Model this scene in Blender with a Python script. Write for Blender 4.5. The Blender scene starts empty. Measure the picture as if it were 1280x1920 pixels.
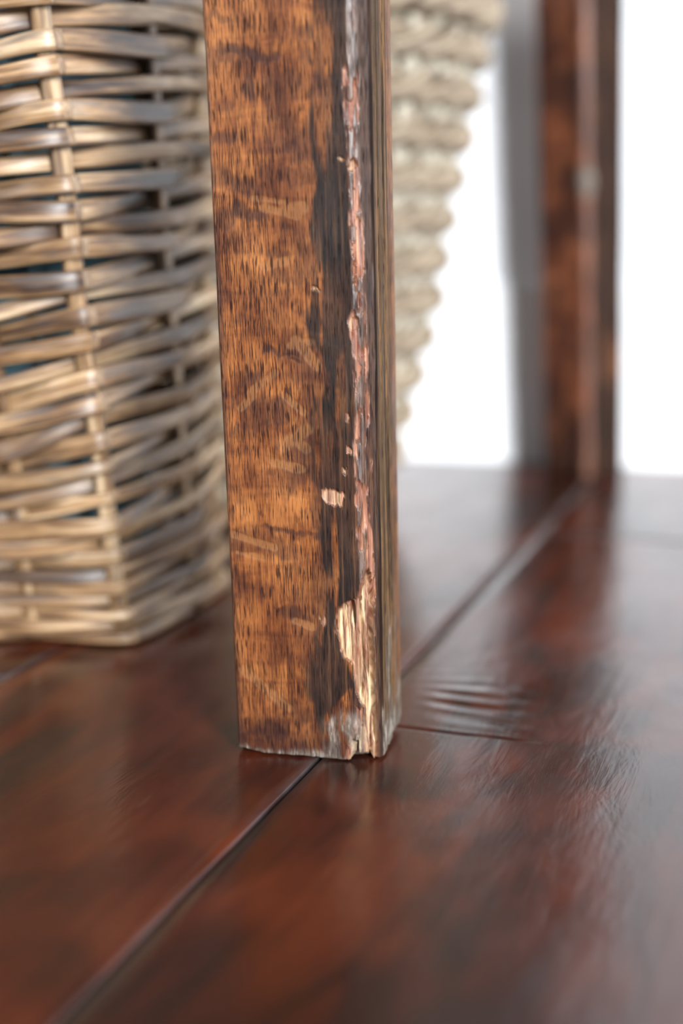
import bpy, math, random
import numpy as np
from mathutils import Matrix, Vector

random.seed(7)
C = bpy.context.scene.collection
SC = bpy.context.scene
R = math.radians

# ------------------------------------------------------------------ camera, world, lights, exposure
CAM_H = 0.176
PITCH = R(11.4)
cam_data = bpy.data.cameras.new('camera')
cam = bpy.data.objects.new('camera', cam_data)
C.objects.link(cam)
cam.location = (0, 0, CAM_H)
cam.rotation_euler = (R(90) - PITCH, 0, 0)
cam_data.lens = 50
cam_data.sensor_width = 36
cam_data.clip_start = 0.01
cam_data.dof.use_dof = True
cam_data.dof.focus_distance = 0.462
cam_data.dof.aperture_fstop = 3.6
SC.camera = cam

SC.view_settings.view_transform = 'Standard'
SC.view_settings.look = 'None'
SC.view_settings.gamma = 1.0
SC.view_settings.use_curve_mapping = False
SC.view_settings.exposure = 0.0

w = bpy.data.worlds.new('world')
SC.world = w
w.use_nodes = True
w.node_tree.nodes['Background'].inputs[0].default_value = (0.80, 0.90, 1.0, 1)
w.node_tree.nodes['Background'].inputs[1].default_value = 0.43


def area(name, loc, target, sx, sy, power, col):
    d = bpy.data.lights.new(name, 'AREA')
    d.shape = 'RECTANGLE'
    d.size = sx
    d.size_y = sy
    d.energy = power
    d.color = col
    o = bpy.data.objects.new(name, d)
    C.objects.link(o)
    o.location = loc
    o.rotation_euler = (Vector(target) - Vector(loc)).to_track_quat('-Z', 'Y').to_euler()
    return o


area('window_daylight', (2.28, -4.60, 2.0), (0.05, 0.9, 0.15), 1.2, 2.3, 980, (0.95, 0.98, 1.0))
area('window_daylight_side', (1.95, -0.05, 0.75), (0.0, 0.6, 0.15), 0.45, 0.95, 10, (0.90, 0.95, 1.0))
area('fill_light_left', (-3.9, -1.7, 1.5), (0.0, 0.9, 0.15), 1.3, 1.8, 120, (1.0, 0.96, 0.90))  # warm fill lamp, added to lighten the far leg's shadow on the wall

ROOM = R(-15.5)        # the wall and the boards are turned against the line of sight
BOARD = R(-19)


# ------------------------------------------------------------------ helpers
def tag(o, label=None, cat=None, group=None, kind=None):
    if label: o['label'] = label
    if cat: o['category'] = cat
    if group: o['group'] = group
    if kind: o['kind'] = kind
    return o


def link_mesh(name, verts, faces, mat, parent=None, smooth=True, attrs=None):
    me = bpy.data.meshes.new(name)
    if isinstance(verts, np.ndarray):
        verts = verts.reshape(-1, 3).tolist()
    if isinstance(faces, np.ndarray):
        faces = faces.tolist()
    me.from_pydata(verts, [], faces)
    if attrs:
        for k, v in attrs.items():
            v = np.asarray(v, dtype=np.float32)
            if v.ndim == 2:
                a = me.attributes.new(k, 'FLOAT_VECTOR', 'POINT')
                a.data.foreach_set('vector', v.ravel())
            else:
                a = me.attributes.new(k, 'FLOAT', 'POINT')
                a.data.foreach_set('value', v.ravel())
    me.update()
    if smooth:
        me.shade_smooth()
    if mat: me.materials.append(mat)
    o = bpy.data.objects.new(name, me)
    C.objects.link(o)
    if parent: o.parent = parent
    return o


def empty(name, loc, rz=0):
    o = bpy.data.objects.new(name, None)
    C.objects.link(o)
    o.location = loc
    o.rotation_euler = (0, 0, rz)
    o.empty_display_size = 0.05
    return o


def box(x0, x1, y0, y1, z0, z1, V, Fc):
    b = len(V)
    V += [(x0, y0, z0), (x1, y0, z0), (x1, y1, z0), (x0, y1, z0), (x0, y0, z1), (x1, y0, z1), (x1, y1, z1), (x0, y1, z1)]
    Fc += [tuple(b + i for i in q) for q in ((3, 2, 1, 0), (4, 5, 6, 7), (0, 1, 5, 4), (1, 2, 6, 5), (2, 3, 7, 6), (3, 0, 4, 7))]


def grid_faces(nr, nc, closed):
    i = np.arange(nr - 1)[:, None]
    j = np.arange(nc if closed else nc - 1)[None, :]
    j2 = (j + 1) % nc
    a = i * nc + j
    b = i * nc + j2
    c = (i + 1) * nc + j2
    d = (i + 1) * nc + j
    return np.stack([a, b, c, d], -1).reshape(-1, 4)


def _hash(ix, iy, seed):
    n = (ix.astype(np.int64) * 374761393 + iy.astype(np.int64) * 668265263 + seed * 974634777) & 0x7fffffff
    n = ((n ^ (n >> 13)) * 1274126177) & 0x7fffffff
    n = (n ^ (n >> 16)) & 0xffff
    return n / 65535.0


def vnoise(x, y, seed=0):
    ix = np.floor(x)
    iy = np.floor(y)
    fx = x - ix
    fy = y - iy
    fx = fx * fx * (3 - 2 * fx)
    fy = fy * fy * (3 - 2 * fy)
    a = _hash(ix, iy, seed)
    b = _hash(ix + 1, iy, seed)
    c = _hash(ix, iy + 1, seed)
    d = _hash(ix + 1, iy + 1, seed)
    return (a * (1 - fx) + b * fx) * (1 - fy) + (c * (1 - fx) + d * fx) * fy


def fbm(x, y, seed=0, octv=4):
    t = 0
    amp = 0.5
    s = 0
    for k in range(octv):
        t = t + amp * vnoise(x * 2 ** k, y * 2 ** k, seed + k * 17)
        s += amp
        amp *= 0.5
    return t / s


def sstep(a, b, x):
    t = np.clip((x - a) / (b - a), 0, 1)
    return t * t * (3 - 2 * t)


# ------------------------------------------------------------------ material helpers
def new_mat(name):
    m = bpy.data.materials.new(name)
    m.use_nodes = True
    nt = m.node_tree
    bsdf = nt.nodes['Principled BSDF']
    return m, nt, bsdf


class G:
    def __init__(s, nt):
        s.nt = nt

    def n(s, t, **kw):
        o = s.nt.nodes.new(t)
        for k, v in kw.items():
            setattr(o, k, v)
        return o

    def l(s, a, b):
        s.nt.links.new(a, b)

    def val(s, sock, v):
        if isinstance(v, bpy.types.NodeSocket):
            s.l(v, sock)
        else:
            sock.default_value = v

    def attr(s, name):
        return s.n('ShaderNodeAttribute', attribute_name=name)

    def mapping(s, vec, scale, loc=(0, 0, 0)):
        m = s.n('ShaderNodeMapping')
        s.l(vec, m.inputs[0])
        m.inputs[1].default_value = loc
        m.inputs[3].default_value = scale
        return m.outputs[0]

    def noise(s, vec, scale, detail=4, rough=0.55, dist=0):
        m = s.n('ShaderNodeTexNoise')
        s.l(vec, m.inputs['Vector'])
        m.inputs['Scale'].default_value = scale
        m.inputs['Detail'].default_value = detail
        m.inputs['Roughness'].default_value = rough
        m.inputs['Distortion'].default_value = dist
        return m.outputs[0]

    def ramp(s, fac, stops):
        r = s.n('ShaderNodeValToRGB')
        s.l(fac, r.inputs[0])
        e = r.color_ramp.elements
        while len(e) < len(stops): e.new(0.5)
        for i, (p, c) in enumerate(stops):
            e[i].position = p
            e[i].color = (*c, 1) if len(c) == 3 else c
        return r.outputs[0]

    def rng(s, fac, a, b, c=0.0, d=1.0):
        r = s.n('ShaderNodeMapRange')
        s.val(r.inputs[0], fac)
        for i, v in enumerate((a, b, c, d)): r.inputs[i + 1].default_value = v
        return r.outputs[0]

    def mix(s, fac, a, b, mode='MIX'):
        m = s.n('ShaderNodeMix', data_type='RGBA', blend_type=mode)
        s.val(m.inputs[0], fac)
        for sock, v in ((m.inputs[6], a), (m.inputs[7], b)):
            if isinstance(v, tuple): v = (*v, 1) if len(v) == 3 else v
            s.val(sock, v)
        return m.outputs[2]

    def math(s, op, a, b=0.0):
        m = s.n('ShaderNodeMath', operation=op)
        s.val(m.inputs[0], a)
        s.val(m.inputs[1], b)
        return m.outputs[0]

    def bump(s, h, strength, dist, prev=None):
        b = s.n('ShaderNodeBump')
        b.inputs['Strength'].default_value = strength
        b.inputs['Distance'].default_value = dist
        s.l(h, b.inputs['Height'])
        if prev: s.l(prev, b.inputs['Normal'])
        return b.outputs[0]


# ------------------------------------------------------------------ materials
def floor_material():
    m, nt, b = new_mat('dark_polished_boards')
    g = G(nt)
    co = g.n('ShaderNodeTexCoord').outputs['Object']
    bid = g.attr('board').outputs['Fac']
    off = g.n('ShaderNodeCombineXYZ')
    g.l(g.math('MULTIPLY', bid, 3.7), off.inputs[0])
    g.l(g.math('MULTIPLY', bid, 1.9), off.inputs[2])
    add = g.n('ShaderNodeVectorMath', operation='ADD')
    g.l(co, add.inputs[0])
    g.l(off.outputs[0], add.inputs[1])
    v = add.outputs[0]
    # cathedral figure: long soft ellipses, fine grain and pores along the board (local Y)
    big = g.noise(g.mapping(v, (9, 2.6, 1)), 1.0, 3, 0.5, 1.4)
    rings = g.math('SINE', g.math('MULTIPLY', big, 34.0))
    grain = g.noise(g.mapping(v, (150, 16, 10)), 1.0, 5, 0.65, 0.5)
    fine = g.noise(g.mapping(v, (950, 70, 50)), 1.0, 3, 0.6)
    blot = g.noise(g.mapping(v, (15, 6, 5)), 1.0, 3, 0.5, 0.4)
    t = g.math('ADD', g.math('MULTIPLY', rings, 0.10), g.math('ADD', g.math('MULTIPLY', grain, 0.42), g.math('MULTIPLY', blot, 0.62)))
    col = g.ramp(t, [(0.34, (0.016, 0.0048, 0.0030)), (0.46, (0.034, 0.0072, 0.0033)), (0.58, (0.053, 0.0098, 0.0040)), (0.72, (0.078, 0.0150, 0.0050))])
    col = g.mix(g.rng(fine, 0.56, 0.72, 0, 0.45), col, (0.009, 0.004, 0.003))
    # old dents and dark knots
    kn = g.n('ShaderNodeTexVoronoi')
    g.l(g.mapping(v, (16, 11, 1)), kn.inputs['Vector'])
    knot = g.rng(kn.outputs['Distance'], 0.02, 0.10, 1, 0)
    col = g.mix(g.math('MULTIPLY', knot, 0.75), col, (0.018, 0.011, 0.010))
    # dust and dried polish packed in the seams
    seam = g.attr('seam').outputs['Fac']
    dn = g.noise(g.mapping(v, (60, 22, 1)), 1.0, 4, 0.6)
    sc = g.mix(g.rng(dn, 0.40, 0.60), (0.010, 0.008, 0.008), (0.06, 0.056, 0.058))
    col = g.mix(seam, col, sc)
    # sparse pale scuffs
    scr = g.noise(g.mapping(v, (260, 28, 1), (3, 1, 0)), 1.0, 2, 0.5)
    scm = g.math('MULTIPLY', g.rng(scr, 0.74, 0.80), g.rng(g.noise(v, 14, 2), 0.52, 0.62))
    col = g.mix(g.math('MULTIPLY', scm, 0.5), col, (0.15, 0.12, 0.12))
    g.l(col, b.inputs['Base Color'])
    rn = g.noise(g.mapping(v, (30, 12, 4)), 1.0, 4, 0.65)
    rough = g.rng(rn, 0.3, 0.7, 0.165, 0.275)
    g.l(g.math('ADD', rough, g.math('MULTIPLY', seam, 0.3)), b.inputs['Roughness'])
    b.inputs['IOR'].default_value = 1.5
        # broad waves of hand-planed wood, then grain and small dents
    wav = g.noise(g.mapping(v, (13, 8, 1)), 1.0, 3, 0.5, 0.3)
    n1 = g.bump(wav, 0.6, 0.0018)
    mid = g.noise(g.mapping(v, (75, 22, 1)), 1.0, 4, 0.6, 0.6)
    n2 = g.bump(mid, 0.3, 0.0007, n1)
    n3 = g.bump(grain, 0.25, 0.0004, n2)
    n4 = n3
    n5 = n4
    g.l(n5, b.inputs['Normal'])
    return m


def leg_material(name, dark=False):
    m, nt, b = new_mat(name)
    g = G(nt)
    suv = g.attr('suv').outputs['Vector']       # metres around the leg, metres up
    stain = g.attr('stain').outputs['Fac']
    bare_sheen = g.attr('bare_sheen').outputs['Fac']
    raw = g.attr('raw').outputs['Fac']
    smud = g.attr('smudge').outputs['Fac']
    pale = g.attr('pale').outputs['Fac']
    grime_glint = g.attr('grime_glint').outputs['Fac']
    side = g.attr('side').outputs['Fac']
    broad = g.noise(g.mapping(suv, (70, 34, 1)), 1.0, 5, 0.62, 0.3)
    band = g.noise(g.mapping(suv, (26, 95, 1)), 1.0, 4, 0.6, 0.8)
    fibre = g.noise(g.mapping(suv, (1500, 22, 1)), 1.0, 5, 0.7, 0.15)
    t = g.math('ADD', g.math('ADD', g.math('MULTIPLY', broad, 0.42), g.math('MULTIPLY', band, 0.30)), g.math('MULTIPLY', fibre, 0.42))
    col = g.ramp(t, [(0.43, (0.030, 0.0085, 0.0045)), (0.50, (0.082, 0.023, 0.0078)), (0.57, (0.165, 0.052, 0.0135)), (0.70, (0.32, 0.118, 0.031))])
    if dark:
        col = g.mix(0.7, col, g.ramp(t, [(0.42, (0.035, 0.012, 0.009)), (0.52, (0.13, 0.036, 0.018)), (0.66, (0.27, 0.088, 0.042))]))
    col = g.mix(g.math('MULTIPLY', smud, 0.85), col, (0.026, 0.009, 0.007))
    col = g.mix(g.math('MULTIPLY', pale, 0.5), col, (0.22, 0.095, 0.034))
    # greenish brown stain of the inner side
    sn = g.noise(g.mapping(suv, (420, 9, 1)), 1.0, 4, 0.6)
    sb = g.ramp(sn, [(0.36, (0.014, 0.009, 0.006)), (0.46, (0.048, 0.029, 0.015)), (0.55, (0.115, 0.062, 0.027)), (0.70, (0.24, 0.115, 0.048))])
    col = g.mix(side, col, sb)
    # oak pores: short dark dashes along the grain
    p1 = g.noise(g.mapping(suv, (3000, 150, 1)), 1.0, 2, 0.5)
    pd = g.noise(g.mapping(suv, (45, 20, 1), (5, 2, 0)), 1.0, 3, 0.6)
    thr = g.math('ADD', p1, g.math('MULTIPLY', g.math('SUBTRACT', pd, 0.5), 0.28))
    pore = g.rng(thr, 0.515, 0.60, 0, 1)
    col = g.mix(g.math('MULTIPLY', pore, 0.86), col, (0.012, 0.006, 0.006))
    # black stain
    sfib = g.noise(g.mapping(suv, (900, 22, 1), (1, 1, 0)), 1.0, 3, 0.6)
    scol = g.ramp(sfib, [(0.42, (0.006, 0.0045, 0.0045)), (0.56, (0.020, 0.011, 0.008)), (0.70, (0.075, 0.036, 0.018))])
    col = g.mix(stain, col, scol)
    # polish worn away to reddish wood; on the far leg, a painted arris highlight
    bf = g.noise(g.mapping(suv, (1100, 32, 1)), 1.0, 4, 0.65)
    bcol = g.ramp(bf, [(0.36, (0.05, 0.014, 0.010)), (0.46, (0.12, 0.040, 0.024)), (0.56, (0.26, 0.105, 0.058)), (0.72, (0.46, 0.26, 0.16))])
    col = g.mix(bare_sheen, col, bcol)
    # fresh splintered wood
    rf = g.noise(g.mapping(suv, (900, 55, 1), (2, 0, 0)), 1.0, 4, 0.65, 0.4)
    rcol = g.ramp(rf, [(0.36, (0.09, 0.034, 0.022)), (0.45, (0.27, 0.14, 0.08)), (0.55, (0.50, 0.35, 0.20)), (0.72, (0.66, 0.53, 0.35))])
    col = g.mix(raw, col, rcol)
    gn = g.noise(g.mapping(suv, (500, 90, 1), (4, 0, 0)), 1.0, 5, 0.7)
    gcol = g.ramp(gn, [(0.38, (0.022, 0.018, 0.017)), (0.52, (0.12, 0.095, 0.075)), (0.66, (0.36, 0.33, 0.29))])
    col = g.mix(grime_glint, col, gcol)
    g.l(col, b.inputs['Base Color'])
    rr = g.rng(broad, 0.3, 0.7, 0.30, 0.46)
    r2 = g.math('ADD', rr, g.math('MULTIPLY', raw, 0.3))
    r3 = g.math('ADD', r2, g.math('MULTIPLY', g.math('MAXIMUM', grime_glint, side), 0.2))
    g.l(r3, b.inputs['Roughness'])
    dull = g.math('MAXIMUM', g.math('MULTIPLY', pore, 0.8), g.math('MINIMUM', g.math('MULTIPLY', side, 2.0), 1.0))
    g.l(g.math('SUBTRACT', 0.45, g.math('MULTIPLY', dull, 0.42)), b.inputs['Specular IOR Level'])
    n1 = g.bump(g.math('MULTIPLY', pore, -1.0), 0.25, 0.00006)
    n2 = g.bump(fibre, 0.25, 0.00012, n1)
    n3 = g.bump(g.math('MULTIPLY', rf, g.math('MAXIMUM', raw, g.math('MULTIPLY', bare_sheen, 0.6))), 0.9, 0.0011, n2)
    g.l(n3, b.inputs['Normal'])
    return m


def willow_material():
    m, nt, b = new_mat('split_willow')
    g = G(nt)
    suv = g.attr('suv').outputs['Vector']
    oi = g.n('ShaderNodeObjectInfo').outputs['Random']
    cx = g.n('ShaderNodeCombineXYZ')
    g.l(g.math('MULTIPLY', oi, 7.0), cx.inputs[0])
    g.l(g.math('MULTIPLY', oi, 3.0), cx.inputs[1])
    ad = g.n('ShaderNodeVectorMath', operation='ADD')
    g.l(suv, ad.inputs[0])
    g.l(cx.outputs[0], ad.inputs[1])
    v = ad.outputs[0]
    st = g.noise(g.mapping(v, (14, 420, 1)), 1.0, 5, 0.65, 0.2)
    br = g.noise(g.mapping(v, (9, 60, 1)), 1.0, 4, 0.6, 0.3)
    t = g.math('ADD', g.math('MULTIPLY', st, 0.5), g.math('MULTIPLY', br, 0.5))
    col = g.ramp(t, [(0.41, (0.028, 0.015, 0.010)), (0.465, (0.105, 0.052, 0.023)), (0.53, (0.27, 0.16, 0.078)), (0.61, (0.50, 0.37, 0.235))])
    gy = g.noise(g.mapping(v, (22, 190, 1), (1, 3, 0)), 1.0, 4, 0.6)
    col = g.mix(g.rng(gy, 0.54, 0.66, 0, 0.7), col, (0.10, 0.085, 0.080))
    tone = g.rng(oi, 0.0, 1.0, 0.72, 1.12)
    tc = g.n('ShaderNodeCombineXYZ')
    for q_ in range(3): g.l(tone, tc.inputs[q_])
    col = g.mix(1.0, col, tc.outputs[0], 'MULTIPLY')
    g.l(col, b.inputs['Base Color'])
    b.inputs['Roughness'].default_value = 0.40
    n1 = g.bump(st, 0.6, 0.0007)
    g.l(n1, b.inputs['Normal'])
    return m


def rope_material(name, stops):
    m, nt, b = new_mat(name)
    g = G(nt)
    suv = g.attr('suv').outputs['Vector']
    st = g.noise(g.mapping(suv, (30, 500, 1)), 1.0, 4, 0.6)
    col = g.ramp(st, stops)
    g.l(col, b.inputs['Base Color'])
    b.inputs['Roughness'].default_value = 0.6
    g.l(g.bump(st, 0.6, 0.0008), b.inputs['Normal'])
    return m


def plain(name, col, rough=0.6, bump=None):
    m, nt, b = new_mat(name)
    g = G(nt)
    co = g.n('ShaderNodeTexCoord').outputs['Object']
    n = g.noise(co, 18, 4)
    c2 = tuple(c * 0.93 for c in col)
    g.l(g.mix(n, col, c2), b.inputs['Base Color'])
    b.inputs['Roughness'].default_value = rough
    if bump:
        g.l(g.bump(g.noise(co, bump, 4), 0.3, 0.001), b.inputs['Normal'])
    return m


M_floor = floor_material()
M_leg = leg_material('worn_oak')
M_leg_far = leg_material('worn_reddish_oak', True)
M_willow = willow_material()
M_rope = rope_material('seagrass_rope', [(0.38, (0.075, 0.050, 0.030)), (0.5, (0.19, 0.14, 0.092)), (0.62, (0.33, 0.265, 0.19))])
M_warp = rope_material('cream_cord', [(0.36, (0.17, 0.145, 0.11)), (0.5, (0.32, 0.28, 0.215)), (0.64, (0.48, 0.43, 0.34))])
M_wall = plain('white_wall_paint', (0.86, 0.87, 0.90), 0.6, 60)
M_base = plain('white_gloss_paint', (0.90, 0.91, 0.93), 0.35)
M_lining = plain('teal_grey_cloth', (0.07, 0.15, 0.18), 0.9, 300)
M_dust = plain('seam_filler', (0.055, 0.045, 0.040), 0.8, 200)
M_top = plain('dark_table_wood', (0.08, 0.026, 0.011), 0.4, 80)


# ------------------------------------------------------------------ floor: boards with eased edges
def build_floor():
    root = empty('floor', (0, 0, 0), BOARD)
    tag(root, 'dark reddish brown polished wooden floorboards with dusty seams', 'floor', None, 'structure')
    ca, sa = math.cos(-BOARD), math.sin(-BOARD)

    def loc(x, y):   # world to board frame (board frame Y runs along the boards)
        return (x * ca - y * sa, x * sa + y * ca)

    u0, _ = loc(-0.0106, 0.4445)     # the seam that runs under the leg
    W = 0.1476
    _, j1 = loc(0.0224, 0.4843)      # butt joint beside the leg
    _, j2 = loc(0.1243, 0.810)       # butt joint further back
    V = []
    Fc = []
    A_seam = []
    A_rip = []
    A_bid = []
    bid = 0

    def board(k_, x0, x1, y0, y1, tilt, dz):
        nonlocal bid
        bid += 1
        near = abs(x0 - u0) < 0.4
        e = 0.0012
        xs = [x0 + 0.0004, x0 + 0.0006, x0 + 0.0010, x0 + e, x0 + 0.006] + list(np.linspace(x0 + 0.02, x1 - 0.02, 14)) + [x1 - 0.006, x1 - e, x1 - 0.0010, x1 - 0.0006, x1 - 0.0004]
        step = 0.02 if near else 0.25
        nn = max(3, int((y1 - y0) / step))
        nn = min(nn, 160)
        ys = [y0 + 0.0004, y0 + 0.0006, y0 + 0.0010, y0 + e, y0 + 0.005] + list(np.linspace(y0 + 0.015, y1 - 0.015, nn)) + [y1 - 0.005, y1 - e, y1 - 0.0010, y1 - 0.0006, y1 - 0.0004]
        own = (k_ == 0 and y0 < j1 < y1)
        if own:
            ys = sorted(ys + list(np.arange(j1 - 0.004, j1 + 0.004, 0.0005)) + list(np.arange(j1 + 0.0045, j1 + 0.09, 0.0015)))
            xs = sorted(xs + list(np.arange(x0 + 0.007, x0 + 0.10, 0.003)))
        X, Y = np.meshgrid(np.array(xs), np.array(ys))
        dx = np.minimum(X - x0, x1 - X)
        dy = np.minimum(Y - y0, y1 - Y)
        d = np.minimum(dx, dy)
        drop = np.where(d < e, -0.0010 * (1 - np.clip(d - 0.0004, 0, e) / e) ** 2 - np.where(d < 0.0007, 0.004, 0), 0)
        Z = drop + dz + tilt * (X - (x0 + x1) / 2)
        Z = Z + np.where(d > 0.003, 0.0006 * (vnoise(X * 9 + bid, Y * 5, bid) - 0.5), 0)
        rr = np.zeros_like(X)
        if own:      # short open crack beside the leg with rippled wood behind it
            ext = sstep(0.072, 0.045, X - x0) * sstep(0.002, 0.004, X - x0)
            wob = 0.0012 * (vnoise(X * 60, X * 0, 5) - 0.5)
            rr = np.exp(-((Y - j1 - wob) / 0.0009) ** 2) * ext
            Z = Z - 0.0016 * rr
            q = Y - j1 + 0.016 * (vnoise(X * 26, Y * 34, 8) - 0.5)
            Z = Z + 0.00038 * np.sin(q / 0.0115 * 2 * math.pi + 1.0) * ext * sstep(0.0, 0.006, Y - j1) * sstep(0.075, 0.03, Y - j1) * sstep(0.10, 0.55, vnoise(X * 34, Y * 50, 9)) * 1.5
        b = len(V)
        V.extend(np.stack([X, Y, Z], -1).reshape(-1, 3).tolist())
        Fc.extend((grid_faces(len(ys), len(xs), False) + b).tolist())
        jn = fbm(Y * 40, X * 40, bid)
        A_seam.extend(np.maximum(sstep(0.0016 + 0.0014 * (jn - 0.5), 0.0005, d), rr * 0.8).ravel().tolist())
        A_rip.extend(rr.ravel().tolist())
        A_bid.extend([bid] * X.size)

    for k in range(-11, 12):
        x0 = u0 + k * W
        x1 = x0 + W
        rnd = random.Random(k * 31 + 5)
        if k == 0:
            cuts = [-1.6, j2, 1.9]
        elif k == -1:
            cuts = [-1.6, -0.35, 1.35, 1.9]
        else:
            cuts = [-1.6] + sorted(rnd.uniform(-1.3, 1.7) for _ in range(2)) + [1.9]
        for a, b_ in zip(cuts[:-1], cuts[1:]):
            board(k, x0, x1, a, b_, rnd.uniform(-0.003, 0.003), rnd.uniform(-0.0003, 0.0))
    o = link_mesh('floorboards', V, Fc, M_floor, root, True, {'seam': A_seam, 'ripple': A_rip, 'board': A_bid})
    V = []
    Fc = []
    box(u0 - 11 * W, u0 + 12 * W, -1.6, 1.9, -0.03, -0.0024, V, Fc)
    link_mesh('seam_filler', V, Fc, M_dust, root, False)


build_floor()


# ------------------------------------------------------------------ wall and baseboard
wx, wy = 0.160, 1.056      # a point on the foot of the baseboard
wall_root_m = Matrix.Translation((wx, wy, 0)) @ Matrix.Rotation(ROOM, 4, 'Z')


def in_room(V):
    return [tuple(wall_root_m @ Vector(p)) for p in V]


V = []; Fc = []
box(-1.5, 1.6, 0.005, 0.12, -0.03, 2.4, V, Fc)
o = link_mesh('wall_back', in_room(V), Fc, M_wall, None, False)
tag(o, 'plain white painted wall behind the table', 'wall', None, 'structure')
prof = [(0.005, 0.0), (0.0, 0.0), (0.0, 0.130), (0.0004, 0.1325), (0.0015, 0.134), (0.005, 0.135)]
V = [(x, p[0], p[1]) for x in (-1.5, 1.6) for p in prof]
n = len(prof)
Fc = [(i, i + 1, n + i + 1, n + i) for i in range(n - 1)]
o = link_mesh('baseboard_back', in_room(V), Fc, M_base, None, False)
tag(o, 'white painted baseboard along the foot of the white wall', 'baseboard', None, 'structure')


# ------------------------------------------------------------------ the table
table = empty('wooden_table', (-0.006, 0.475, 0), R(-15.5))
tag(table, 'old oak table with square worn and chipped legs standing on the dark floorboards', 'table')
Tinv = (Matrix.Translation((-0.006, 0.475, 0)) @ Matrix.Rotation(R(-15.5), 4, 'Z')).inverted()


def to_table(P):
    M = np.array(Tinv)
    return P @ M[:3, :3].T + M[:3, 3]


def tl(points, y):      # polyline lookup
    p = sorted(points)
    return np.interp(y, [a for a, b in p], [b for a, b in p])


def h_of(y):
    return CAM_H - 0.455 * math.tan(PITCH + math.atan((y - 960) / 2667.))


_hy = np.linspace(-60, 1440, 300)
_hh = np.array([h_of(y) for y in _hy])


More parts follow.
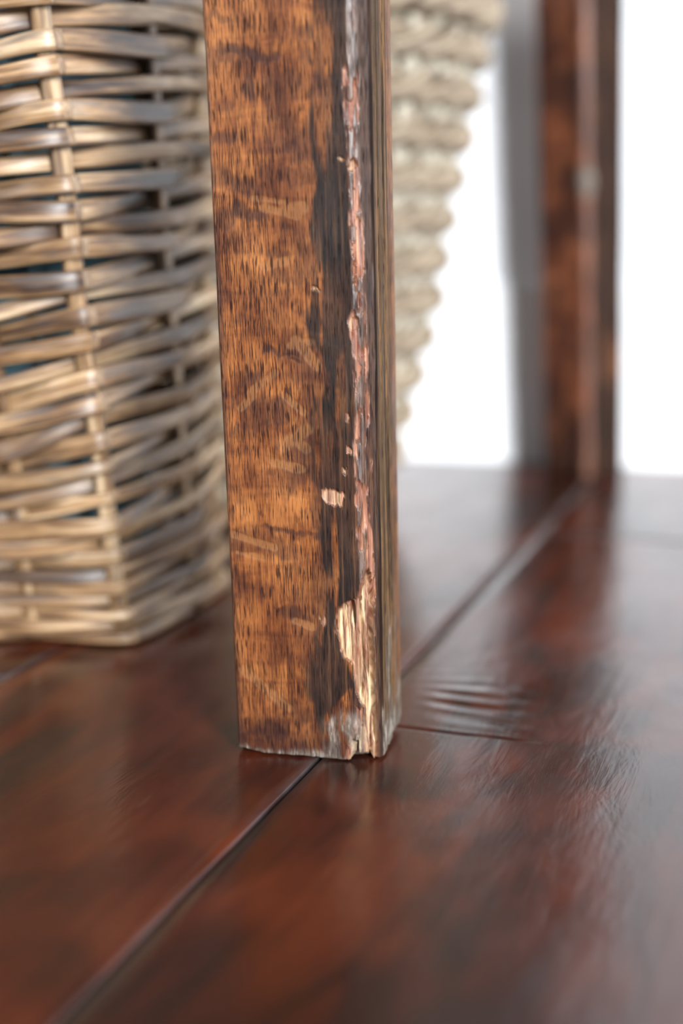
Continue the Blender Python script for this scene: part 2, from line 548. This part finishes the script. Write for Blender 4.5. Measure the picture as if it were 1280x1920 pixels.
def build_leg(kind, origin, rz, Wd, Dp, ch, lean, taper, seed, dense):
    """square leg with a worn front arris. origin: its left front corner on the floor."""
    ds = 0.00030 if dense else 0.0014
    # section outline: (x, y, nx, ny, s)
    pts = []

    def seg(a, b, step):
        n = max(2, int(math.hypot(b[0] - a[0], b[1] - a[1]) / step))
        for i in range(n):
            t = i / n
            pts.append((a[0] + (b[0] - a[0]) * t, a[1] + (b[1] - a[1]) * t))

    def arc(c, r, a0, a1, n):
        for i in range(n):
            t = R(a0 + (a1 - a0) * i / n)
            pts.append((c[0] + r * math.cos(t), c[1] + r * math.sin(t)))

    r = 0.0016
    seg((0, Dp - r), (0, r), 0.0016)
    arc((r, r), r, 180, 270, 8)
    seg((r, 0), (Wd - ch - 0.001, 0), ds)
    # rounded chamfer: quadratic curve
    n = max(10, int(ch * 1.6 / (ds * 0.8)))
    p0 = (Wd - ch - 0.001, 0); p1 = (Wd - ch * 0.28, ch * 0.28); p2 = (Wd, ch + 0.001)
    for i in range(n):
        t = i / n
        pts.append(tuple((1 - t) ** 2 * p0[k] + 2 * t * (1 - t) * (p1[k]) + t * t * p2[k] for k in (0, 1)))
    seg((Wd, ch + 0.001), (Wd, Dp - 0.003), ds * 1.6)
    arc((Wd - 0.003, Dp - 0.003), 0.003, 0, 90, 8)
    seg((Wd - 0.003, Dp), (r, Dp), 0.004)
    arc((r, Dp - r), r, 90, 180, 4)
    P = np.array(pts)
    nc = len(P)
    nxt = np.roll(P, -1, 0); prv = np.roll(P, 1, 0)
    T = nxt - prv
    T /= np.linalg.norm(T, axis=1)[:, None]
    N = np.stack([T[:, 1], -T[:, 0]], 1)
    seglen = np.linalg.norm(nxt - P, axis=1)
    S = np.concatenate([[0], np.cumsum(seglen)[:-1]])
    i0 = int(np.argmin(np.hypot(P[:, 0] - r, P[:, 1]) + (P[:, 1] > 1e-4) * 1))
    S = S - S[i0] + r                    # s = 0 at the left front corner, grows to the right round the leg
    hs = np.concatenate([np.arange(0, 0.262, 0.0004 if dense else 0.002), np.linspace(0.265, 0.70, 80 if dense else 120)])
    nr = len(hs)
    SS, HH = np.meshgrid(S, hs)
    # position in tracing units (px of the tracing grid: y down the leg)
    yy = np.interp(HH, _hh[::-1], _hy[::-1])
    above = HH > _hh[0]
    yy = np.where(above, -60 - (HH - _hh[0]) * 6000, yy)
    pxm = 0.98 * 2667. / (0.446 + (CAM_H - HH) * 0.1977)
    front = SS < (Wd - ch * 0.3)
    xl = 383 + 67 * yy / 1412
    xx = xl + SS * pxm * (Wd / Wd)
    k = seed
    j1 = fbm(SS * 260, HH * 75, 11 + k) - 0.5
    j2 = fbm(SS * 900, HH * 120, 23 + k) - 0.5
    jag = j1 * 34 + j2 * 40
    s_ch0 = Wd - ch - 0.001
    s_ch1 = s_ch0 + ch * 1.55            # length round the chamfer
    Z = np.zeros_like(SS)
    stain = Z.copy(); bare_sheen = Z.copy(); raw = Z.copy(); smud = Z.copy(); pale = Z.copy(); grime_glint = Z.copy()
    # --- front / chamfer / inner side
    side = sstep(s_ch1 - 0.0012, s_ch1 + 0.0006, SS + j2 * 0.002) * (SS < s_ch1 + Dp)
    side = np.maximum(side, (SS < -0.0005) * 0.0)
    if dense:
        L = tl([(-400, 584), (0, 584), (150, 586), (210, 582), (310, 582), (375, 594), (470, 590), (520, 600), (600, 585), (650, 590), (690, 618), (740, 600), (800, 586), (870, 585), (960, 600), (1000, 590), (1040, 615), (1090, 628), (1150, 612), (1200, 596), (1240, 582), (1300, 585), (1350, 600), (1390, 615), (1440, 600)], yy)
        Rr = tl([(-400, 650), (0, 648), (200, 645), (330, 648), (500, 655), (600, 660), (700, 665), (800, 662), (900, 668), (1000, 664), (1080, 672), (1120, 665), (1135, 640), (1180, 632), (1230, 648), (1280, 668), (1310, 640), (1340, 616), (1380, 612), (1440, 600)], yy)
        inten = tl([(0, 0.95), (200, 0.88), (350, 0.98), (480, 1), (560, 0.8), (640, 0.92), (760, 1.0), (830, 0.85), (900, 0.85), (1000, 0.9), (1100, 1), (1250, 0.88), (1330, 0.9), (1440, 0.8)], yy)
        stain = sstep(L - 9, L + 9, xx + jag) * sstep(Rr + 5, Rr - 4, xx + jag * 0.4) * inten
        brk = fbm(SS * 420, HH * 28, 77)
        stain *= np.where(xx < 650, 1 - 0.75 * sstep(0.56, 0.70, brk), 1)
        # mid-brown spill left of the stain
        sp = sstep(75, 0, np.abs(xx - (L - 20))) * sstep(0.44, 0.62, fbm(SS * 160, HH * 60, 5)) * 0.7
        sp = np.maximum(sp, 0.75 * sstep(0.55, 0.72, fbm(SS * 95, HH * 110, 6)) * (SS < s_ch0) * (0.5 + j2 + 0.3))
        sp = np.maximum(sp, 0.7 * sstep(0.0035, 0.0008, SS) * sstep(0.40, 0.6, fbm(SS * 200, HH * 40, 7)))
        smud = np.maximum(smud, sp)
        # worn arris
        bl = tl([(-400, 652), (0, 655), (110, 652), (135, 643), (300, 647), (330, 652), (400, 652), (480, 660), (570, 668), (600, 655), (640, 662), (760, 672), (830, 664), (930, 668), (960, 665), (1070, 682), (1200, 672), (1300, 670), (1440, 655)], yy)
        xc = tl([(-400, 662), (0, 664), (200, 667), (300, 672), (500, 684), (700, 690), (900, 700), (1100, 706), (1440, 716)], yy)
        brk2 = fbm(SS * 330, HH * 60, 31)
        bare_sheen = sstep(bl - 3, bl + 3, xx + jag * 0.25) * sstep(xc + 4, xc - 3, xx + jag * 0.3)
        bare_sheen *= 1 - 0.92 * sstep(0.58, 0.66, brk2)
        bare_sheen *= 1 - 0.85 * sstep(0.56, 0.62, fbm(SS * 700, HH * 190, 36))
        bare_sheen *= tl([(0, 0.15), (95, 0.3), (130, 1.0), (1440, 1.0)], yy)
        stain = np.maximum(stain, (SS > s_ch0 - 0.003) * (SS < s_ch1 + 0.002) * (1 - bare_sheen) * 0.85)
        # splintered wood at the foot of the arris
        rl = tl([(1060, 690), (1085, 684), (1115, 676), (1128, 650), (1135, 645), (1160, 633), (1180, 634), (1200, 642), (1228, 645), (1232, 656), (1240, 664), (1270, 668), (1290, 672), (1320, 690), (1345, 686), (1370, 678), (1400, 670), (1440, 655)], yy)
        rr_ = tl([(1060, 690), (1090, 702), (1130, 705), (1200, 704), (1300, 712), (1440, 722)], yy)
        rw = sstep(rl - 2.5, rl + 2.5, xx + jag * 0.35) * sstep(rr_ + 2, rr_ - 2, xx + jag * 0.3) * sstep(1055, 1075, yy)
        rbrk = fbm(SS * 380, HH * 70, 91)
        raw = rw * (0.30 + 0.70 * sstep(0.50, 0.40, rbrk) )
        raw = np.where(yy > 1335, rw * (0.35 + 0.6 * sstep(0.62, 0.45, rbrk)), raw)
        bare_sheen = np.maximum(bare_sheen, rw)
        stain *= 1 - rw
        # small chips
        for (cx, cy, rx, ry) in ((628, 930, 17, 17), (640, 925, 10, 8), (610, 1160, 5, 10), (663, 312, 7, 9), (657, 318, 5, 4), (655, 783, 4, 9), (657, 843, 4, 7), (650, 880, 4, 8), (665, 607, 10, 14), (596, 545, 5, 5), (640, 300, 3, 4), (571, 437, 0, 0)):
            if rx == 0: continue
            q = ((xx - cx + jag * 0.35) / rx) ** 2 + ((yy - cy + jag * 0.35) / ry) ** 2
            mm = sstep(1.15, 0.7, q)
            bare_sheen = np.maximum(bare_sheen, mm)
            raw = np.maximum(raw, mm * 0.35)
            stain *= 1 - mm
        # dark smudges across the face
        for (cx, cy, rx, ry, a) in ((455, 98, 60, 16, .9), (510, 100, 18, 12, .8), (415, 32, 30, 9, .6), (472, 165, 8, 26, .8), (470, 145, 6, 10, .7), (432, 262, 38, 16, .8), (545, 272, 26, 12, .8), (465, 350, 30, 22, .7), (455, 398, 60, 16, .9), (425, 412, 26, 14, .8), (540, 425, 12, 12, .7), (515, 470, 30, 10, .7), (430, 425, 8, 20, .5), (520, 508, 24, 16, .5), (510, 662, 20, 9, 1.), (545, 668, 26, 5, .9), (565, 678, 16, 5, .9), (545, 735, 8, 6, .9), (580, 722, 16, 14, .7), (560, 760, 20, 14, .6), (520, 777, 22, 14, .6), (448, 765, 6, 18, .7), (452, 880, 10, 12, .5), (535, 848, 26, 8, .6), (560, 855, 18, 6, .7), (512, 992, 8, 6, 1.), (550, 993, 70, 6, .8), (600, 998, 20, 14, .9), (560, 1155, 34, 12, .8), (540, 1148, 20, 6, .8), (510, 1360, 14, 10, .7), (532, 1372, 10, 10, .7), (445, 1175, 5, 16, .8), (520, 888, 24, 10, .4), (455, 600, 22, 10, .4), (530, 545, 30, 14, .35), (470, 1000, 40, 14, .35), (440, 1350, 22, 40, .4), (480, 1110, 40, 14, .25), (430, 200, 24, 14, .4), (520, 215, 40, 10, .35), (540, 160, 30, 14, .4)):
            q = ((xx - cx + j1 * 50) / rx) ** 2 + ((yy - cy + j1 * 44) / ry) ** 2
            smud = np.maximum(smud, a * sstep(1.3, 0.1, q) * (0.55 + 0.9 * (j2 + 0.5)) * (SS < s_ch0))
        smud = np.clip(smud, 0, 1)
        # pale bruises
        for (x0, y0, x1, y1, wd) in ((462, 1262, 548, 1330, 11), (540, 835, 580, 805, 14), (555, 822, 578, 842, 12), (560, 640, 598, 685, 12), (550, 650, 585, 640, 9), (475, 740, 520, 700, 9), (455, 770, 480, 745, 8), (540, 395, 570, 390, 16), (500, 390, 560, 405, 10), (500, 500, 540, 490, 9), (440, 1008, 520, 1030, 8), (450, 1042, 500, 1050, 5), (520, 870, 570, 880, 10), (560, 1165, 590, 1175, 8), (540, 745, 575, 775, 8), (480, 372, 540, 380, 6)):
            dxx, dyy = x1 - x0, y1 - y0
            ll = dxx * dxx + dyy * dyy
            t = np.clip(((xx - x0) * dxx + (yy - y0) * dyy) / ll, 0, 1)
            d = np.hypot(xx - x0 - t * dxx, yy - y0 - t * dyy) + j1 * 8
            pale = np.maximum(pale, sstep(wd, wd * 0.55, d) * (SS < s_ch0))
        # dirty edge at the floor
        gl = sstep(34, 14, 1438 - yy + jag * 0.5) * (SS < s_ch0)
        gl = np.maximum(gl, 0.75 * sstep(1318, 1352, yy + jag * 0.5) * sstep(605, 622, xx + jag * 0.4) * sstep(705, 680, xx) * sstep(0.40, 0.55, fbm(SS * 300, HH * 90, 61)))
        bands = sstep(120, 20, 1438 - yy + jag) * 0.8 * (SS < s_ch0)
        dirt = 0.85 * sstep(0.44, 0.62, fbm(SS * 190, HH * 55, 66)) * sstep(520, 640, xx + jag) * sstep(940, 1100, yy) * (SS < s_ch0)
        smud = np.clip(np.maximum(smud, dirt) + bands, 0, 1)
        gs = sstep(0.020, 0.004, HH + j1 * 0.02) * (SS >= s_ch1 + 0.002)
        wv = sstep(0.052, 0.03, HH + j1 * 0.03) * sstep(0.54, 0.60, fbm(SS * 220, HH * 22, 51)) * (SS >= s_ch1)
        wv2 = sstep(0.0040, 0.0016, np.abs(SS - s_ch1 - 0.026 + j1 * 0.004)) * sstep(0.10, 0.05, HH) * sstep(0.45, 0.6, fbm(SS * 300, HH * 60, 52))
        grime_glint = np.maximum(np.maximum(gl * 0.9, gs), np.maximum(wv * 0.7, wv2 * 0.6))
        # warm brown strip along the far edge of the inner side
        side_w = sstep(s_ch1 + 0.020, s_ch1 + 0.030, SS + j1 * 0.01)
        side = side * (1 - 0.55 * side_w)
    else:
        q = fbm(SS * 60, HH * 14, 3 + k)
        stain = sstep(0.52, 0.66, q) * 0.75
        stain = np.maximum(stain, sstep(0.07, 0.0, HH + j1 * 0.04) * 0.8)
        stain = np.maximum(stain, 0.9 * (SS > s_ch1 - 0.001) * sstep(0.32, 0.48, fbm(SS * 50, HH * 12, 9 + k)))
        side = side * 0.55
        bare_sheen = ((SS > s_ch0) & (SS < s_ch1)) * 0.45  # specular line along the arris, painted in as pinkish wood colour
        q = ((SS - (s_ch0 + s_ch1) / 2) / 0.006) ** 2 + ((HH - 0.205) / 0.010) ** 2
        grime_glint = sstep(1.3, 0.6, q) * 0.9  # pale spot: highlight of a chip on the arris, put into the colour
        smud = sstep(0.42, 0.66, fbm(SS * 80, HH * 34, 13 + k)) * 0.9
    # --- relief
    D = 0.00035 * (fbm(SS * 60, HH * 22, 41 + k) - 0.5) * 2
    D -= 0.00008 * smud
    if dense:
        rwm = np.maximum(raw, 0)
        fibn = fbm(SS * 700, HH * 45, 81) - 0.5
        D += -0.0009 * sstep(0, 0.6, rwm) + 0.0016 * fibn * sstep(0, 0.5, rwm) + 0.0007 * fibn * bare_sheen
        D -= 0.0010 * bare_sheen * sstep(0.55, 0.75, fbm(SS * 180, HH * 26, 83))
        D += -0.00012 * pale
        # long split on the inner side
        sl = np.exp(-((SS - s_ch1 - 0.018 - 0.002 * np.sin(HH * 30)) / 0.0009) ** 2) + np.exp(-((SS - s_ch1 - 0.008) / 0.0006) ** 2) * 0.6
        D -= 0.0008 * sl
        D += 0.00035 * (fbm(SS * 500, HH * 9, 88) - 0.5) * side
        # cracks in the splintered foot
        D -= 0.0022 * sstep(0.57, 0.66, fbm(SS * 520, HH * 30, 97)) * rw
    sc = 1 + taper * HH
    X = (P[:, 0][None, :] - Wd / 2) * sc + Wd / 2 + N[:, 0][None, :] * D + lean[0] * HH
    Y = (P[:, 1][None, :]) * sc + N[:, 1][None, :] * D + lean[1] * HH
    # frayed foot: lift of the lowest edge, fading upward
    if dense:
        xb = xl[0] + S * pxm[0]
        lift = 0.0003 + 0.0009 * np.abs(fbm(S * 400, S * 0, 3) - 0.5)
        lift += np.where((xb > 664) & (S < s_ch0 + 0.0045), 0.0024, 0) + np.where((xb > 640) & (xb < 660), -0.0002, 0)
        lift += 0.004 * np.clip((S - s_ch1) / Dp, 0, 1) * (S < s_ch1 + Dp) * (0.35 + 1.3 * fbm(S * 260, S * 0 + 3, 4))
        lift += 0.0012 * sstep(0.008, 0, np.abs(S - 0.002))
        lift = np.where(S > s_ch1 + Dp, 0.002, lift)
        lift -= lift.min()
    else:
        lift = 0.001 * fbm(S * 300, S * 0, 3 + k)
        lift -= lift.min()
    fade = np.clip(1 - HH / 0.012, 0, 1)
    ZZ = HH + lift[None, :] * fade + 0.0002
    Pn = np.stack([X, Y, ZZ], -1).reshape(-1, 3)
    faces = grid_faces(nr, nc, True)[:, ::-1]
    ca, sa = math.cos(rz), math.sin(rz)
    Wp = np.stack([Pn[:, 0] * ca - Pn[:, 1] * sa + origin[0], Pn[:, 0] * sa + Pn[:, 1] * ca + origin[1], Pn[:, 2]], 1)
    Wp = to_table(Wp)
    fl = faces.tolist()
    fl.append(list(range(nc)))
    suv = np.stack([SS.ravel() + k * 0.37, HH.ravel(), Z.ravel()], 1)
    at = dict(suv=suv, stain=stain.ravel(), bare_sheen=bare_sheen.ravel(), raw=raw.ravel(), smudge=smud.ravel(), pale=pale.ravel(), grime_glint=grime_glint.ravel(), side=side.ravel())
    return link_mesh('leg', Wp, fl, M_leg if dense else M_leg_far, table, True, at)


FA = R(-12)
leg = build_leg('front', (-0.0352, 0.4590), FA, 0.0495, 0.0425, 0.0052, (-0.030, 0.004), 0.20, 0, True)
leg['label'] = 'near leg with black stain and splintered pale corner'
leg = build_leg('back', (0.1465, 1.0150), R(-45), 0.0400, 0.0425, 0.0042, (-0.0233, -0.0403), 0.22, 5, False)
leg['label'] = 'far leg, reddish brown with dark blotches'

V = []; Fc = []
box(-1.02, 0.060, -0.06, 0.580, 0.70, 0.728, V, Fc)
o = link_mesh('tabletop', V, Fc, M_top, table, False)
bv = o.modifiers.new('bevel', 'BEVEL'); bv.width = 0.004; bv.segments = 3
V = []; Fc = []
box(-0.95, 0.0, -0.012, 0.012, 0.62, 0.70, V, Fc)
box(-0.95, 0.0, 0.55, 0.574, 0.62, 0.70, V, Fc)
box(-0.012, 0.012, 0.03, 0.54, 0.62, 0.70, V, Fc)
link_mesh('apron', V, Fc, M_top, table, False)


# ------------------------------------------------------------------ wicker basket
def spline(ctrl, n, closed=True):
    """periodic Catmull-Rom through ctrl, n samples per span"""
    K = len(ctrl)
    out = []
    for i in range(K):
        p0, p1, p2, p3 = (ctrl[(i + d) % K] for d in (-1, 0, 1, 2))
        for j in range(n):
            t = j / n
            out.append(0.5 * (2 * p1 + (p2 - p0) * t + (2 * p0 - 5 * p1 + 4 * p2 - p3) * t * t + (3 * p1 - p0 - 3 * p2 + p3) * t ** 3))
    return np.array(out)


def tube(path, up, wid, thk, nsec=12, closed=True, power=2.6, twist=None):
    """flattened rod along path; up = rough direction of the wide axis"""
    n = len(path)
    if closed:
        T = np.roll(path, -1, 0) - np.roll(path, 1, 0)
    else:
        T = np.gradient(path, axis=0)
    T /= np.linalg.norm(T, axis=1)[:, None]
    U = np.tile(np.array(up, float), (n, 1)) if np.ndim(up) == 1 else up
    U = U - (U * T).sum(1)[:, None] * T
    U /= np.linalg.norm(U, axis=1)[:, None]
    B = np.cross(T, U)
    if twist is not None:
        c, s = np.cos(twist)[:, None], np.sin(twist)[:, None]
        U, B = U * c + B * s, B * c - U * s
    a = np.linspace(0, 2 * math.pi, nsec, endpoint=False)
    ca = np.sign(np.cos(a)) * np.abs(np.cos(a)) ** (2 / power)
    sa = np.sign(np.sin(a)) * np.abs(np.sin(a)) ** (2 / power)
    P = path[:, None, :] + U[:, None, :] * (wid[:, None] * 0.5 * ca[None, :])[:, :, None] + B[:, None, :] * (thk[:, None] * 0.5 * sa[None, :])[:, :, None]
    seg = np.linalg.norm(np.roll(path, -1, 0) - path, axis=1)
    L = np.concatenate([[0], np.cumsum(seg)[:-1]])
    suv = np.zeros((n, nsec, 3))
    suv[:, :, 0] = L[:, None]
    suv[:, :, 1] = (np.abs(a / (2 * math.pi) - 0.5) * 2 * 0.012)[None, :]
    F1 = grid_faces(n, nsec, True)
    if closed:
        j = np.arange(nsec)
        F2 = np.stack([(n - 1) * nsec + j, (n - 1) * nsec + (j + 1) % nsec, (j + 1) % nsec, j], -1)
        F1 = np.concatenate([F1, F2])
        fl = F1.tolist()
    else:
        fl = F1.tolist() + [list(range(nsec))[::-1], list(range((n - 1) * nsec, n * nsec))]
    return P.reshape(-1, 3), fl, suv.reshape(-1, 3)


# stakes, at the floor and at height 0.254 (metres, world), going round clockwise from the near corner to the left
ST0 = [(-93, 590), (-131, 591), (-170, 592), (-209, 593), (-248, 595), (-285, 601), (-308, 622), (-315, 655), (-315, 690), (-300, 722), (-266, 736), (-228, 739), (-190, 740), (-152, 740), (-114, 737), (-78, 718), (-62, 682), (-68, 637)]
ST1 = [(-107, 531), (-141, 531), (-181, 532), (-222, 533), (-264, 537), (-303, 546), (-333, 574), (-343, 622), (-343, 672), (-326, 722), (-282, 742), (-238, 746), (-194, 747), (-150, 747), (-110, 742), (-77, 722), (-64, 668), (-77, 592)]
ST0 = np.array(ST0) / 1000.
ST1 = np.array(ST1) / 1000.
NS = len(ST0)
BC = ST0.mean(0)


def ring(h):
    t = h / 0.254
    # gentle belly: most of the flare happens low down
    t = t ** 0.9 if t > 0 else t
    return ST0 + (ST1 - ST0) * t


def normals(P):
    T = np.roll(P, -1, 0) - np.roll(P, 1, 0)
    N = np.stack([T[:, 1], -T[:, 0]], 1)
    N /= np.linalg.norm(N, axis=1)[:, None]
    s = np.sign(((P - BC) * N).sum(1))
    return N * s[:, None]


basket = empty('wicker_basket', (BC[0], BC[1], 0))
tag(basket, 'brown split willow wicker basket standing on the floorboards left of the near table leg', 'basket')
bo = np.array([BC[0], BC[1], 0])
rnd = np.random.RandomState(4)
# stakes
TOP = 0.345
for k in range(NS):
    hh = np.linspace(0.003, TOP, 40)
    P = np.array([[*ring(h)[k], h] for h in hh])
    n_ = normals(ring(0.12))[k]
    wob = 0.0006 * np.sin(hh * 55 + k)
    P[:, 0] += n_[1] * wob
    P[:, 1] -= n_[0] * wob
    tdir = np.array([-n_[1], n_[0], 0.0])
    pv, pf, uv = tube(P - bo, tdir, np.full(40, 0.0078), np.full(40, 0.0052), 12, False, 3.2)
    link_mesh('stake', pv, pf, M_willow, basket, True, {'suv': uv + np.array([k * 0.3, 0, 0])})

# weavers
heights = [0.0035, 0.0092, 0.0150, 0.0208, 0.0266, 0.0325]
h = 0.0405
while h < TOP - 0.016:
    heights.append(h)
    h += 0.00835 if h < 0.26 else 0.0083
slant = np.zeros(NS)
slant[1:5] = [-0.0095, -0.0150, -0.018, -0.018]
slant[5:9] = [-0.014, -0.009, -0.005, -0.002]
rslant = np.zeros(NS)
rslant[NS - 1] = 0.0065; rslant[NS - 2] = 0.0150; rslant[NS - 3] = 0.0150; rslant[NS - 4] = 0.011; rslant[NS - 5] = 0.006; rslant[NS - 6] = 0.002
nper = 14
for r_i, h in enumerate(heights):
    low = r_i < 6
    sl_amp = np.interp(h, [0, 0.037, 0.055, 0.085, 0.13, 0.165, 0.20, 0.235, 0.3], [0, 0.0, 0.6, 1.0, 0.95, 0.4, 0.35, 0.75, 0.5])
    base = ring(h)
    Nn = normals(base)
    ctrl = []
    for k in range(NS):
        if low:
            out = ((r_i + k) % 2 == 0)
            off = 0.0052 if out else -0.0010
        else:
            out = ((r_i - 6 + k * 1) % 3 != 1)
            off = 0.0047 if out else -0.0049
        off += rnd.uniform(-0.0004, 0.0004)
        zz = h + slant[k] * sl_amp + rslant[k] * min(1.0, h / 0.034) * np.interp(h, [0.06, 0.16, 0.25, 0.34], [1.0, 0.75, 1.0, 0.4]) + rnd.uniform(-0.0012, 0.0012) * (0.4 if low else 1)
        # the two outer rods close up over the stake
        if not low:
            ph = (r_i - 6 + k) % 3
            zz += {0: 0.0009, 2: -0.0009, 1: 0}[ph]
        ctrl.append(np.array([base[k, 0] + Nn[k, 0] * off, base[k, 1] + Nn[k, 1] * off, max(zz, 0.0033)]))
    path = spline(ctrl, nper)
    ca_ = np.array(ctrl)
    lin = np.concatenate([ca_[i] + (ca_[(i + 1) % NS] - ca_[i]) * np.arange(nper)[:, None] / nper for i in range(NS)])
    path[:, :2] = path[:, :2] * 0.55 + lin[:, :2] * 0.45      # the rods kink where they bend round a stake
    n = len(path)
    ang = np.arange(n) / n
    ph1, ph2, ph3 = rnd.uniform(0, 6.28, 3)
    wv = 1 + 0.10 * np.sin(ang * 2 * math.pi * 3 + ph1) + 0.08 * np.sin(ang * 2 * math.pi * 7 + ph2)
    # rods are joined end to end: thick butt narrowing to a thin tip
    saw = ((ang * 4 + ph3) % 1.0)
    wv = wv * (1.06 - 0.26 * np.clip((saw - 0.55) / 0.45, 0, 1) * np.clip((1 - saw) / 0.04, 0, 1))
    wid = (0.0055 if low else 0.0075) * wv
    thk = np.full(n, 0.0046 if low else 0.0036)
    if low:
        path[:, 2] = np.maximum(path[:, 2], 0.0034)
    tw = 0.22 * np.sin(ang * 2 * math.pi * 5 + ph3) + rnd.uniform(-0.1, 0.1)
    pv, pf, uv = tube(path - bo, (0, 0, 1.0), wid, thk, 16, True, 3.6, tw)
    link_mesh('weaver', pv, pf, M_willow, basket, True, {'suv': uv + np.array([r_i * 1.3, r_i * 0.07, 0])})

# rolled border
ctrl = [np.array([p[0], p[1], TOP]) for p in ring(TOP)]
path = spline(ctrl, 10)
V = []; Fc = []; UV = []
for st in range(3):
    a = np.linspace(0, 2 * math.pi * 16, len(path), endpoint=False) + st * 2.094
    q = path.copy()
    q[:, 2] += 0.006 * np.sin(a)
    nn = normals(path[:, :2])
    q[:, :2] += nn * (0.005 * np.cos(a))[:, None]
    pv, pf, uv = tube(q - bo, (0, 0, 1.0), np.full(len(q), 0.009), np.full(len(q), 0.009), 10, True, 2)
    b = len(V)
    V += pv.tolist(); Fc += [[i + b for i in f] for f in pf]; UV += uv.tolist()
link_mesh('border', V, Fc, M_willow, basket, True, {'suv': np.array(UV)})
# woven bottom
p = ring(0.006)
V = [(*(q - BC), 0.004) for q in p * 1.0] + [(*(q - BC), 0.008) for q in p]
Fc = [list(range(NS)), list(range(NS, 2 * NS))[::-1]] + [[i, (i + 1) % NS, NS + (i + 1) % NS, NS + i] for i in range(NS)]
link_mesh('base', V, Fc, M_willow, basket, False, {'suv': np.array([(v[0], v[1], 0) for v in V])})
# cloth lining, slack and wrinkled, inside the wickerwork
n_around = 220
hh = np.linspace(0.010, 0.338, 60)
rows = []
for h in hh:
    b_ = ring(h)
    Nn = normals(b_)
    P = spline([np.array([b_[k, 0] - Nn[k, 0] * 0.030, b_[k, 1] - Nn[k, 1] * 0.030, h]) for k in range(NS)], 12)
    nn = normals(P[:, :2])
    ang = np.arange(len(P)) / len(P)
    d = 0.004 * np.sin(ang * 2 * math.pi * 17 + h * 22) + 0.003 * np.sin(ang * 2 * math.pi * 9 - h * 40)
    P[:, :2] -= nn * (d[:, None] + 0.004)
    rows.append(P)
A = np.array(rows)
link_mesh('lining', (A.reshape(-1, 3) - bo), grid_faces(A.shape[0], A.shape[1], True), M_lining, basket)


# ------------------------------------------------------------------ rope basket
rb = empty('rope_basket', (-0.037, 0.905, 0))
tag(rb, 'cream and tan twisted rope basket with sides narrowing downward, behind the near table leg', 'basket')
RH = [0.0, 0.03, 0.076, 0.13, 0.18, 0.228, 0.26, 0.30, 0.36]
RR = [0.062, 0.076, 0.088, 0.101, 0.108, 0.118, 0.124, 0.131, 0.138]


def rad(h): return float(np.interp(h, RH, RR)) - 0.012


h = 0.012
k = 0
while h < 0.34:
    rr = rad(h)
    n = 420
    th = np.linspace(0, 2 * math.pi, n, endpoint=False)
    big = 1.25 if h > 0.29 else 1.0
    V = []; Fc = []; UV = []
    nt_ = round(2 * math.pi * rr / 0.046)
    for st in range(2):
        a = th * nt_ + st * math.pi + k
        q = np.stack([(rr + 0.0042 + 0.0042 * big * np.cos(a)) * np.cos(th), (rr + 0.0042 + 0.0042 * big * np.cos(a)) * np.sin(th), h + 0.0046 * big * np.sin(a)], 1)
        pv, pf, uv = tube(q, (0, 0, 1.0), np.full(n, 0.0108 * big), np.full(n, 0.0108 * big), 10, True, 2)
        b = len(V)
        V += pv.tolist(); Fc += [[i + b for i in f] for f in pf]; UV += (uv + np.array([st * 3.1 + k, 0, 0])).tolist()
    link_mesh('rope_coil', V, Fc, M_rope, rb, True, {'suv': np.array(UV)})
    h += 0.0240
    k += 1
NW = 44
for k in range(NW):
    a = 2 * math.pi * k / NW
    hh = np.linspace(0.004, 0.345, 70)
    wob = 0.0022 * np.sin((hh - 0.012) / 0.024 * 2 * math.pi + (k % 2) * math.pi)
    P = np.array([[(rad(x) + 0.001 + w_) * math.cos(a), (rad(x) + 0.001 + w_) * math.sin(a), x] for x, w_ in zip(hh, wob)])
    pv, pf, uv = tube(P, (-math.sin(a), math.cos(a), 0), np.full(70, 0.0125), np.full(70, 0.0085), 8, False, 2)
    link_mesh('upright_cord', pv, pf, M_warp, rb, True, {'suv': uv + np.array([k * 0.21, 0, 0])})
V = [(0.048 * math.cos(2 * math.pi * i / 40), 0.048 * math.sin(2 * math.pi * i / 40), z) for z in (0.001, 0.008) for i in range(40)]
Fc = [list(range(40))[::-1], list(range(40, 80))] + [[i, (i + 1) % 40, 40 + (i + 1) % 40, 40 + i] for i in range(40)]
link_mesh('base', V, Fc, M_warp, rb, False, {'suv': np.array(V)})
